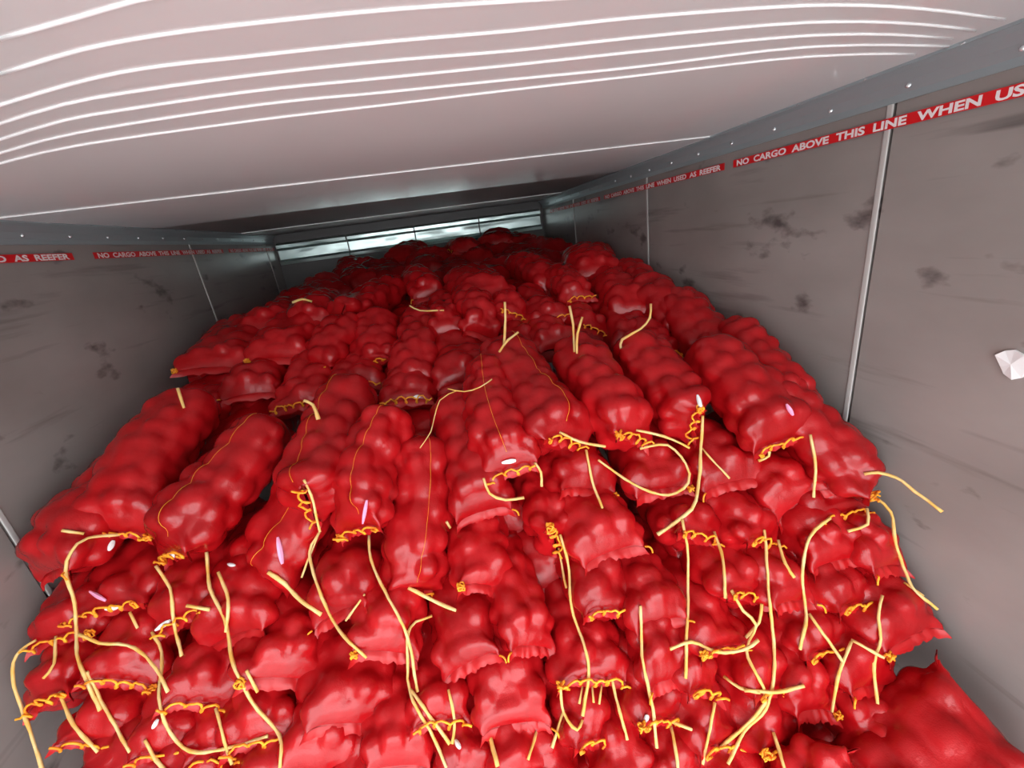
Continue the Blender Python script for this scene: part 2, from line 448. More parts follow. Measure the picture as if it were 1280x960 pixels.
def fast_mesh(name, V, F, mat):
    me = bpy.data.meshes.new(name)
    me.vertices.add(len(V)); me.vertices.foreach_set('co', np.asarray(V, np.float32).ravel())
    me.loops.add(F.size); me.loops.foreach_set('vertex_index', F.ravel().astype(np.int32))
    me.polygons.add(len(F)); me.polygons.foreach_set('loop_start', np.arange(0, F.size, 4, dtype=np.int32))
    me.polygons.foreach_set('loop_total', np.full(len(F), 4, np.int32))
    me.update(calc_edges=True); me.shade_smooth()
    me.materials.append(mat)
    return me

SACKS = {}
BV, BF, BOWN = [], [], []
_cnt = [0]
def add_sack(key, P0, depth, wpx, ang, rear, style, label, h=0.175, L=0.5, seam=0.85, group='red onion sacks in the pile', dzf=None, axis=None, fine=True, amp=0.0165, width=None):
    sd = 100 + sum(ord(ch) * (i + 3) for i, ch in enumerate(key)) % 9973
    rg = random.Random(sd)
    w = width if width else wpx * depth / FPX * 0.95
    if axis is not None: a = np.array(axis, float)
    elif rear is not None:
        a = rear - P0; ln = np.linalg.norm(a); L = min(max(ln, 0.40), 0.62)
    else: a = np.array([rg.uniform(-0.10, 0.10), 1.0, 0.13 + rg.uniform(-0.06, 0.06)])
    a = a / np.linalg.norm(a)
    up = np.array([0, 0, 1.0]); zl = up - a * (a @ up); zl /= np.linalg.norm(zl); xl = np.cross(a, zl)
    # seam direction from its slope in the picture
    if ang is None: phi = rg.uniform(-0.15, 0.15)
    else:
        best = (999, 0)
        cR, cU, cF = np.array(cam_right), np.array(cam_up), np.array(cam_fwd)
        def pix(p):
            q_ = p - CAM; return np.array([q_ @ cR, q_ @ cU]) / (q_ @ cF)
        lim = 88 if abs(ang) >= 45 else 34
        for dg_ in range(-lim, lim + 1, 2):
            pr = math.radians(dg_); e = xl * math.cos(pr) + zl * math.sin(pr)
            d2_ = pix(P0 + e * 0.05) - pix(P0 - e * 0.05)
            df = (math.degrees(math.atan2(d2_[1], d2_[0])) - ang + 90) % 180 - 90
            if abs(df) < abs(best[0]): best = (df, pr)
        phi = best[1]
    sl = seam * w
    if dzf is None: dzf = -0.10 if 'c' in style else 0.06
    nU, nV = (46, 56) if fine else (30, 36)
    V, F, G = sack_mesh(L, w, h, sl, phi, dzf * h, sd, nU, nV, amp=amp, onion=0.042 if w > 0.19 else 0.036)
    Mw = Matrix(((xl[0], a[0], zl[0], P0[0]), (xl[1], a[1], zl[1], P0[1]), (xl[2], a[2], zl[2], P0[2]), (0, 0, 0, 1)))
    R = np.array([[xl[0], a[0], zl[0]], [xl[1], a[1], zl[1]], [xl[2], a[2], zl[2]]])
    Wv = V @ R.T + P0
    dx = min(0.0, XR - 0.012 - Wv[:, 0].max()) + max(0.0, XL + 0.012 - Wv[:, 0].min())
    P0 = P0 + np.array([dx, 0, 0]); Wv = Wv + np.array([dx, 0, 0]); Mw[0][3] = P0[0]
    SACKS[key] = dict(V=V, F=F, W=Wv, M=Mw, R=R, P0=P0, phi=phi, sl=sl, style=style, label=label, group=group, w=w, L=L, seed=sd, G=G, fine=fine, parts=[], depth=depth)

def px_sack(key, cx, cy, wpx, ang, rear, style, label, push=0.0, **kw):
    P0, dep = on_pile(cx, cy, push)
    rp = None
    if rear is not None:
        rp, _ = on_pile(*rear, push * 0.7)
        rp = rp + np.array([0, 0, 0.02 if push < 0 else -0.02])
    add_sack(key, P0, dep, wpx, ang, rp, style, label, **kw)

# key, seam centre x y, body width (pixels), seam slope (deg), rear end pixel, style, label, extra
# style: c chain stitched, f plain gathered hem, n no hem in view, t lengthwise thread, k corner knot
T = [
 # long sacks lying on the first ledge, left to right
 ('A1', 58, 716, 115, 20, (200, 560), 'f', 'long red onion sack lying against the left wall, foremost on that side', dict(push=-0.09, h=0.18, dzf=0.08)),
 ('A2', 140, 665, 105, 0, (250, 512), 'c', 'long red onion sack second from left wall, twine falling from its left corner', dict(push=-0.08, h=0.2, dzf=0.12)),
 ('A3', 220, 690, 105, 22, (345, 535), 'ckt', 'long red onion sack third from left wall, stitched end slanting with a yellow knot', dict(push=-0.08, h=0.2, dzf=0.12)),
 ('A4', 325, 722, 115, -8, (392, 612), 'ft', 'broad dark red onion sack with a pink paper strip on its end', dict(push=0.09, h=0.17, dzf=0.10)),
 ('A5', 386, 628, 104, -65, (448, 485), 'ct', 'plump red onion sack whose orange stitching runs upright down its end', dict(push=-0.22, h=0.2, dzf=0, seam=0.75)),
 ('A6', 450, 660, 84, 14, (487, 545), 'ct', 'narrow red onion sack with pink strip, right beside the upright-stitched sack', dict(push=-0.1, h=0.2, dzf=0.12)),
 ('A7', 520, 738, 92, -30, (522, 545), 'ct', 'long dark red onion sack in the middle trough with a loop of thread', dict(push=0.05, h=0.2, dzf=0.12, seam=0.7)),
 ('A8', 604, 640, 86, 17, (568, 500), 'f', 'long narrow red onion sack with bare hem right of the middle trough', dict(push=0, h=0.2, dzf=0.12)),
 ('A9', 638, 588, 82, 20, (605, 470), 'ct', 'red onion sack with white bit and thread loop hanging from its stitched end', dict(push=-0.12, h=0.2, dzf=0.12)),
 ('A10', 705, 550, 100, -15, (632, 440), 'ct', 'longest red onion sack on the ledge, sloping back left, stitch across its end', dict(push=-0.2, h=0.2, dzf=0.02, seam=0.7)),
 ('A11', 790, 545, 88, -18, (712, 438), 'c', 'red onion sack on the ledge trailing a wide curl of twine to the right', dict(push=-0.18, h=0.2, dzf=0.02, seam=0.65)),
 ('A12', 866, 528, 84, 75, (790, 440), 'c', 'red onion sack with upright stitching and a bare white spot on its end', dict(push=-0.18, h=0.2, dzf=0, seam=0.7)),
 ('A13', 975, 552, 96, 18, (868, 452), 'c', 'broad red onion sack on the right with level stitching and one straight tail', dict(push=-0.14, h=0.2, dzf=0.12)),
 ('A14', 1012, 508, 64, 12, (912, 420), 'c', 'slim red onion sack pressed along the right wall above the broad one', dict(push=-0.14, h=0.19, dzf=0.05)),
 ('A15', 1100, 610, 82, -70, (1038, 550), 'c', 'red onion sack against the right wall with twine sticking out over the wall', dict(push=-0.08, h=0.165, dzf=-0.05, seam=0.75)),
 # ends showing in the front face, upper rows
 ('B1', 132, 760, 115, 17, None, 'c', 'red onion sack end with two white bits, below the second left ledge sack', dict()),
 ('B2', 228, 772, 90, 30, None, 'c', 'red onion sack end under the slanting stitched one, white bit at lower left', dict()),
 ('B3', 62, 800, 90, 15, None, 'ck', 'red onion sack end at left edge with two thin tails by the wall', dict()),
 ('B4', 60, 872, 85, 28, None, 'c', 'leftmost red onion sack end low in the face, ragged orange hem', dict()),
 ('B5', 150, 850, 100, -15, None, 'c', 'red onion sack end with wavy stitch below the two white bits', dict()),
 ('B6', 245, 878, 95, -10, None, 'c', 'red onion sack end bordered below by a flat orange stitch line', dict()),
 ('B7', 292, 795, 105, 22, None, 'f', 'smooth red onion sack end directly below the pink-striped broad sack', dict()),
 ('B8', 352, 848, 115, -12, None, 'fk', 'red onion sack end with short stub of thread at its left corner', dict()),
 ('B9', 425, 765, 92, 25, None, 'f', 'red onion sack end below the upright-stitched plump sack', dict()),
 ('B10', 483, 815, 100, -6, None, 'fk', 'red onion sack end beneath the middle trough, crossed by long twine', dict()),
 ('B11', 436, 905, 125, -8, None, 'f', 'broad smooth red onion sack end with rippled hem, bottom centre left', dict()),
 ('B12', 322, 925, 95, 12, None, 'c', 'red onion sack end low left where a long twine ends in stitching', dict()),
 ('B13', 588, 828, 100, 28, None, 'f', 'red onion sack end with hem slanting up right, face centre', dict()),
 ('B14', 606, 732, 88, -25, None, 'fk', 'round red onion sack end with yellow corner knot below the bare-hemmed sack', dict()),
 ('B15', 665, 808, 82, -8, None, 'f', 'upright red onion sack end left of the long hanging centre twine', dict()),
 ('B16', 692, 672, 72, -72, None, 'c', 'small red onion sack end stitched upright with the longest centre tail', dict(seam=0.8)),
 ('B17', 765, 690, 100, 20, None, 'f', 'bare-hemmed red onion sack end, folded like an open mouth', dict()),
 ('B18', 735, 612, 95, -8, None, 'fk', 'red onion sack end tucked beneath the longest ledge sack', dict()),
 ('B19', 828, 612, 90, 10, None, 'fk', 'red onion sack end inside the wide curl of twine', dict()),
 ('B20', 915, 603, 95, 12, None, 'f', 'red onion sack end right of the upright-stitched white-spot sack', dict()),
 ('B21', 872, 668, 88, -20, None, 'c', 'red onion sack end with two parallel tails below the white-spot sack', dict()),
 ('B22', 952, 675, 84, -28, None, 'c', 'round red onion sack end with long double twine, right of centre', dict()),
 ('B23', 1000, 628, 92, 35, None, 'f', 'red onion sack end with bare slanting hem under the broad right sack', dict()),
 ('B24', 1050, 642, 98, 14, None, 'c', 'red onion sack end with stitched loop hanging below, right side', dict()),
 ('B25', 1045, 702, 88, 14, None, 'f', 'red onion sack end with hatched weave, below the stitched loop', dict()),
 ('B26', 1108, 708, 75, 10, None, 'f', 'red onion sack end in the right edge column beneath the wall-side tail', dict()),
 ('B27', 1068, 755, 85, 6, None, 'c', 'red onion sack end with a single crooked tail near right edge', dict()),
 ('B28', 1142, 795, 112, 27, None, 'fk', 'red onion sack end flaring into a pointed corner at the right wall', dict()),
 ('B29', 1032, 812, 85, 10, None, 'c', 'red onion sack end with a forked twine, right lower face', dict()),
 ('B30', 932, 742, 95, -22, None, 'c', 'red onion sack end with slanting stitch left of the long double twine', dict()),
 ('B30b', 990, 752, 72, 10, None, 'f', 'red onion sack end with printed hatch right of the long double twine', dict()),
 ('B31', 905, 808, 95, 6, None, 'c', 'red onion sack end crossed by a level curve of twine', dict()),
 ('B32', 762, 762, 92, 2, None, 'c', 'red onion sack end with thick knotted level stitch, centre right', dict()),
 ('B33', 825, 778, 82, 18, None, 'f', 'lumpy red onion sack end beside the thick knotted level stitch', dict()),
 ('B34', 742, 848, 112, 2, None, 'c', 'red onion sack end with fringe of hanging threads', dict()),
 ('B35', 645, 905, 105, 8, None, 'f', 'red onion sack end with pleated front, bottom centre', dict()),
 ('B36', 825, 898, 95, -5, None, 'ck', 'red onion sack end with bright yellow matted stitch, low centre right', dict()),
 ('B37', 838, 850, 78, 12, None, 'f', 'red onion sack end between the matted stitch and level twine', dict()),
 ('B38', 880, 862, 70, -30, None, 'c', 'small red onion sack end with short orange zigzag stitch', dict()),
 ('B39', 968, 862, 98, 5, None, 'c', 'red onion sack end where the long double twine gathers', dict()),
 ('B40', 1090, 858, 105, 6, None, 'f', 'lowest full red onion sack end beside the gap at the right wall', dict()),
 ('B41', 1018, 888, 75, 4, None, 'fk', 'red onion sack end left of the shaded brownish sack', dict()),
 ('B42', 975, 935, 90, -6, None, 'ck', 'red onion sack end at bottom right with knot above its tail', dict()),
 ('B43', 900, 930, 90, 10, None, 'c', 'red onion sack end at the bottom, beneath the short zigzag stitch', dict()),
 ('B44', 1098, 915, 68, 4, None, 'f', 'dark shaded red onion sack end deep beside the gap', dict(push=0.10)),
 ('B45', 118, 928, 98, -10, None, 'c', 'red onion sack end at bottom left with two short thick tails', dict()),
 ('B46', 205, 940, 90, 6, None, 'c', 'red onion sack end at bottom left with white bit at its corner', dict()),
 ('B47', 268, 948, 85, 8, None, 'c', 'red onion sack end at the bottom, under the flat orange stitch line', dict()),
 ('B48', 395, 962, 100, -4, None, 'f', 'red onion sack end at bottom edge below the broad rippled hem', dict()),
 ('B49', 498, 958, 95, 4, None, 'f', 'dark red onion sack end cut by the bottom edge, centre left', dict()),
 ('B50', 552, 900, 92, 6, None, 'c', 'red onion sack end with twin twine strands crossing it', dict()),
 ('B51', 585, 972, 90, -4, None, 'c', 'red onion sack end at bottom edge right of the twin strands', dict()),
 ('B52', 665, 970, 95, 5, None, 'c', 'red onion sack end at bottom edge under the pleated sack', dict()),
 ('B53', 745, 925, 88, -4, None, 'c', 'red onion sack end under the fringe of hanging threads', dict()),
 ('B54', 790, 985, 95, 4, None, 'f', 'red onion sack end cut by bottom edge under the matted stitch', dict()),
 ('B55', 860, 978, 90, 8, None, 'ck', 'red onion sack end cut by bottom edge, right of centre', dict()),
 ('B56', 140, 1000, 105, 4, None, 'f', 'red onion sack end cut by bottom edge, far left corner of the pile', dict()),
 ('B57', 330, 1005, 105, 4, None, 'f', 'red onion sack cut by the bottom edge, left of centre', dict()),
 ('B58', 930, 1010, 105, 4, None, 'f', 'red onion sack cut by the bottom edge, lower right', dict()),
 ('B59', 235, 1005, 105, 4, None, 'f', 'red onion sack cut by the bottom edge, second from left', dict()),
 ('B60', 440, 1015, 105, 4, None, 'f', 'red onion sack cut by the bottom edge, below the dark cut end', dict()),
 ('B61', 700, 1030, 105, 4, None, 'f', 'lowest red onion sack peeking at the bottom edge, centre', dict()),
 # loose sacks at the lower right, near the camera
 ('C1', 1050, 938, 95, -48, (1000, 1040), 'f', 'dark red onion sack with pointed corner at bottom right', dict(push=-0.05)),
 ('C2', 1118, 965, 90, 10, None, 'n', 'rounded dark red onion sack between two pointed ones, bottom right', dict(push=-0.02)),
 ('C3', 1222, 895, 150, -52, (1120, 985), 'fk', 'large dark red onion sack leaning on the right wall at the bottom corner', dict(push=-0.06, seam=1.0)),
 # second bank
 ('D6', 232, 515, 95, 12, None, 'ck', 'red onion sack at left wall with corner pointing to the wall, lower row', dict()),
 ('D7', 312, 493, 75, 8, None, 'f', 'red onion sack end second in the lower row of the rear bank', dict()),
 ('D8', 374, 506, 82, 10, None, 'c', 'red onion sack end with short curved tail in the rear bank', dict()),
 ('D9', 445, 480, 75, 5, None, 'c', 'red onion sack end with level orange stitch in the rear bank', dict()),
 ('D10', 508, 500, 80, 5, None, 'c', 'red onion sack end with white bit, low in the rear bank', dict()),
 ('D11', 580, 478, 82, 12, None, 'f', 'tan-edged red onion sack above the narrow bare-hemmed sack', dict()),
 ('D1', 262, 460, 95, 2, (325, 395), 'fk', 'red onion sack at left wall with pointed corner, upper row', dict()),
 ('D2', 345, 448, 85, 3, (385, 395), 'fk', 'lumpy red onion sack second from left wall, upper rear row', dict()),
 ('D3', 395, 462, 68, 25, (430, 405), 'c', 'red onion sack with slanting stitch, third from left wall, upper rear row', dict()),
 ('D4', 462, 455, 68, 28, (470, 400), 'c', 'round red onion sack with yellow corner thread in the rear bank', dict()),
 ('D5', 513, 482, 66, 10, (520, 380), 'c', 'slim red onion sack pointing straight at the viewer, rear bank', dict()),
 ('D12', 425, 398, 58, 70, (508, 362), 'f', 'red onion sack lying crosswise on top of the rear bank, left', dict(h=0.18, push=-0.05)),
 ('D13', 385, 405, 60, 5, None, 'f', 'red onion sack with thin curled tail far left in the rear bank', dict()),
 ('D16', 560, 416, 48, 5, None, 'f', 'small red onion sack end left of the bright hem, rear bank', dict()),
 ('D17', 600, 418, 55, -25, (590, 372), 'f', 'red onion sack with bright hem slanting down right, rear bank', dict()),
 ('D18', 640, 392, 48, -20, None, 'c', 'round red onion sack end with matted stitch and straight tail, rear bank', dict()),
 ('D19', 690, 400, 55, 22, None, 'c', 'round red onion sack end with knotted stitch rising right, rear bank', dict()),
 ('D20', 742, 412, 52, -25, None, 'c', 'red onion sack end with yellow threads and tail left, rear bank', dict()),
 ('D21', 656, 432, 52, 5, None, 'ck', 'small red onion sack end tucked below the matted stitch, rear bank', dict()),
 ('D21b', 700, 436, 62, 5, None, 'n', 'dark red onion sack end between two straight tails, rear bank', dict()),
 ('D22', 692, 352, 48, 60, (612, 330), 'f', 'red onion sack lying crosswise near the top of the rear bank', dict(h=0.18, push=-0.05)),
 ('D24', 790, 395, 62, 10, (745, 330), 'f', 'large lumpy red onion sack right of the rear bank top', dict(h=0.2)),
 ('D23', 745, 345, 75, 8, (725, 315), 'f', 'topmost large red onion sack by the right wall', dict(h=0.2, push=-0.1)),
 ('D25', 825, 382, 52, 10, (785, 335), 'f', 'red onion sack along right wall behind the slim ones', dict()),
 ('D26', 908, 452, 72, 10, (832, 372), 'f', 'bulging red onion sack along the right wall, middle of that line', dict()),
 ('D26b', 858, 416, 60, 10, (805, 350), 'f', 'red onion sack along the right wall, second in that line', dict()),
 ('D27', 795, 428, 55, 15, None, 'c', 'dark red onion sack end with hanging curved thread, rear right', dict()),
 ('D28', 725, 372, 48, 10, None, 'c', 'small red onion sack end with orange threads above the knotted ones', dict()),
 ('D29', 832, 442, 50, 0, None, 'c', 'dark red onion sack end in the hollow near right wall', dict()),
 ('D30', 535, 372, 45, 5, None, 'f', 'red onion sack with tan hem, middle of the rear bank', dict()),
 ('D31', 330, 412, 60, 5, None, 'f', 'dim red onion sack by the left wall behind the pointed one', dict(push=0.1)),
]
for (key, cx, cy, wpx, ang, rear, style, lab, kw) in T:
    px_sack(key, cx, cy, wpx, ang, rear, style, lab, **kw)
# far sacks up to the end wall, in deep shade
FAR = [(372, 385), (415, 372), (432, 352), (465, 358), (500, 350), (545, 355), (585, 362), (615, 372), (575, 345), (622, 340), (650, 325), (690, 335),
       (480, 340), (520, 336), (555, 330), (595, 328), (630, 318), (668, 318), (700, 315), (455, 338), (500, 327), (540, 320), (580, 316), (615, 308), (650, 306), (440, 362), (535, 345)]
ORD = ['leftmost', 'second from left', 'third from left', 'fourth from left', 'fifth from left', 'sixth from left', 'seventh from left', 'eighth from left', 'ninth from left', 'tenth from left', 'eleventh from left', 'twelfth from left']
def far_label(p):
    band = lambda q: 0 if q[1] <= 320 else (1 if q[1] <= 345 else 2)
    row_ = sorted([q for q in FAR if band(q) == band(p)])
    return 'dim red onion sack near the end wall, %s in the %s far row' % (ORD[row_.index(p)], ('hindmost', 'middle', 'foremost')[band(p)])
for i, (px, py) in enumerate(sorted(FAR, key=lambda p: -p[1])):
    P0, dep = on_pile(px, py)
    rg = random.Random(i * 7 + 3)
    if P0[1] > FRONT_Y - 0.55: P0[1] = FRONT_Y - 0.55 - 0.04 * (i % 3)
    add_sack('far%d' % i, P0, dep, 0, rg.uniform(-15, 30), None, 'f', far_label((px, py)), width=rg.uniform(0.25, 0.32), h=rg.uniform(0.16, 0.2),
             axis=(rg.uniform(-0.5, 0.5), 1, rg.uniform(-0.05, 0.2)), fine=False, group='dim red onion sacks at the far end', amp=0.018)

# ------------------------------------------------------------------ filler sacks deeper in the pile, seen only through gaps
def all_bvh(keys):
    off = 0; vs = []; fs = []; own = []
    for kk in keys:
        S = SACKS[kk]; vs.append(S['W']); fs.append(S['F'] + off); off += len(S['W']); own += [kk] * len(S['F'])
    V = np.concatenate(vs); F = np.concatenate(fs)
    return BVHTree.FromPolygons(V.tolist(), F.tolist()), own

vis_keys = list(SACKS)
fill = []
s_len = np.concatenate([[0], np.cumsum(np.hypot(*np.diff(PROF, axis=0).T))])
row = 0
for s, inset in [(q_, 0.14) for q_ in np.arange(0.75, s_len[-2] - 0.1, 0.19)] + [(q_, 0.30) for q_ in np.arange(0.75, s_len[-3], 0.24)]:
    yy = np.interp(s, s_len, PROF[:, 0]); zz = np.interp(s, s_len, PROF[:, 1])
    y2 = np.interp(s + 0.05, s_len, PROF[:, 0]); z2 = np.interp(s + 0.05, s_len, PROF[:, 1])
    t = np.array([y2 - yy, z2 - zz]); t /= np.linalg.norm(t); nrm = np.array([-t[1], t[0]])
    if yy > 2.1: nrm = np.array([0, 1.0])
    for i in range(10):
        x = XL + 0.17 + i * 0.245 + (0.10 if row % 2 else 0)
        if x > XR - 0.13: continue
        py_ = yy - 0.12 * x - nrm[0] * inset; pz_ = zz - nrm[1] * inset
        if py_ + 0.55 > FRONT_Y: continue
        kk = 'fill_%d_%d' % (row, i)
        P0 = np.array([x, py_, pz_ + 2.36])
        add_sack(kk, P0, 1.2, 0, None, None, 'f', 'red mesh onion sack half hidden in the shadow between the outer sacks',
                 group='shaded red onion sacks wedged deeper in the pile', width=0.245, L=0.5, fine=False)
        fill.append(kk)
    row += 1
bv, own = all_bvh(list(SACKS))
cams = [Vector(CAM), Vector(CAM + np.array([0.35, 0, 0.05])), Vector(CAM + np.array([-0.35, 0, 0.05]))]
for kk in fill:
    S = SACKS[kk]; seen = 0
    for c in cams:
        for p in S['W'][::9]:
            dv = Vector(p) - c; ds = dv.length
            hit = bv.ray_cast(c, dv / ds)
            if hit[0] is None or hit[3] > ds - 0.006: seen += 1
        if seen > 4: break
    if seen <= 4: del SACKS[kk]

# ------------------------------------------------------------------ build the sack objects
bv, own = all_bvh(list(SACKS))
def build_sack(kk):
    S = SACKS[kk]
    e = empty('onion_sack', S['P0']); e.matrix_world = S['M']
    tag(e, S['label'], 'sack', S['group'])
    S['obj'] = e
    me = fast_mesh('body', S['V'], S['F'], MAT['red'])
    o = bpy.data.objects.new('body', me); COL.objects.link(o); o.parent = e
    rg = np.random.RandomState(S['seed'] + 5)
    sl, phi = S['sl'], S['phi']
    ex = np.array([math.cos(phi), 0, math.sin(phi)]); en = np.array([-math.sin(phi), 0, math.cos(phi)])
    if en[2] < 0: en = -en
    small = S['depth'] > 1.75
    # gathered hem beyond the seam
    if S['style'] != 'n':
        ns = 14 if small else 30
        wid = (0.007 if 'c' in S['style'] else 0.011) * rg.uniform(0.8, 1.2)
        V = []; F = []
        p = rg.rand(3) * 6.28
        for r_, yy in enumerate((0.008, -wid * 0.5, -wid)):
            for i in range(ns + 1):
                u_ = i / ns * 2 - 1
                wob = (0.0045 * math.sin(u_ * 11 + p[0] + 2 * math.sin(u_ * 4 + p[2])) + 0.0008 * math.sin(u_ * 33 + p[1])) * r_ * 0.6
                lip = -0.004 * r_ - 0.35 * 0.165 * 0.12 * u_ * u_
                jag = 0.006 * rg.rand() * (r_ == 2)
                flare = 1.0 + 0.05 * r_
                for side in (-1, 1):
                    q = ex * (u_ * sl / 2 * flare) + en * (wob + lip * 1.0 + side * 0.0018) + np.array([0, yy - 0.018 * u_ ** 6 - jag, 0])
                    q[2] -= 0.006 * r_
                    V.append(q)
        W2 = (ns + 1) * 2
        for r_ in range(2):
            for i in range(ns):
                for sd in (0, 1):
                    a = r_ * W2 + i * 2 + sd
                    F.append((a, a + 2, a + W2 + 2, a + W2))
        for i in range(ns):
            a = 2 * W2 + i * 2; F.append((a, a + 1, a + 3, a + 2))
        mesh_obj('gathered_hem', V, F, MAT['frill'], e, smooth=True)
    if 'c' in S['style']:
        loops = max(4, int(sl / 0.034)); n_ = loops * (7 if small else 11)
        t = np.linspace(0, 1, n_)
        am = (0.0095 if small else 0.0135) * (0.45 + 0.9 * np.abs(np.sin(t * 7 + rg.rand() * 6 + 2 * np.sin(t * 11))))
        u_ = (t * 2 - 1) * 0.97
        ph = t * loops * 2 * math.pi
        x_ = u_ * sl / 2 + 0.010 * np.sin(ph) * (1 + 0.4 * rg.randn(n_) * 0.3)
        z_ = am * np.cos(ph) * 0.9 + 0.004 * rg.randn(n_) * 0.5
        y_ = -0.011 - 0.018 * u_ ** 6 - 0.004 * np.sin(ph * 0.5) - 0.002
        sag = -0.35 * 0.165 * 0.12 * u_ * u_
        P = ex[None] * x_[:, None] + en[None] * (z_ + sag + 0.004)[:, None] + np.array([0, 1.0, 0])[None] * y_[:, None]
        V, F = tube_geo(P, 0.0031 if not small else 0.0030, 5)
        mesh_obj('chain_stitch', V, F, MAT['orange'], e, smooth=True)
    if 'k' in S['style'] or ('c' in S['style'] and rg.rand() < 0.45):
        # tangled knot of thread at one corner of the seam
        sgn = -1 if rg.rand() < 0.6 else 1
        t = np.linspace(0, 1, 40); c = ex * sgn * sl / 2 * 0.97 + np.array([0, -0.016, 0.0])
        rr_ = 0.008 + 0.003 * rg.rand()
        P = c[None] + rr_ * np.stack([np.sin(t * 29 + rg.rand() * 6), np.sin(t * 23 + rg.rand() * 6) * 0.8, np.cos(t * 37 + rg.rand() * 6)], 1)
        V, F = tube_geo(P, 0.0024, 5); mesh_obj('thread_knot', V, F, MAT['orange'], e, smooth=True)
    elif 'f' in S['style'] and rg.rand() < 0.8 and not kk.startswith('fill'):
        sgn = -1 if rg.rand() < 0.5 else 1
        c = ex * sgn * sl / 2 * 1.02 + np.array([0, -0.02, 0.0])
        P = [c, c + ex * sgn * 0.008 + np.array([0, -0.008, 0.004]), c + ex * sgn * 0.014 + np.array([0, -0.012, -0.004]), c + ex * sgn * 0.016 + np.array([0, -0.016, -0.016])]
        V, F = tube_geo(catmull(P, 0.003), 0.0026, 5); mesh_obj('thread_end', V, F, MAT['orange'], e, smooth=True)
    if 't' in S['style']:
        # thin lengthwise thread of the mesh seam
        G = S['G']; j = int((0.18 + 0.12 * rg.rand()) * G.shape[1])
        P = G[2:-6, j] * 1.0; dirn = P - np.stack([0 * P[:, 0], P[:, 1], 0 * P[:, 2] + 0.03], 1)
        dirn /= np.linalg.norm(dirn, axis=1)[:, None]
        V, F = tube_geo(P + dirn * 0.0012, 0.0006, 4); mesh_obj('side_thread', V, F, MAT['orange'], e, smooth=True)

for kk in list(SACKS):
    build_sack(kk)

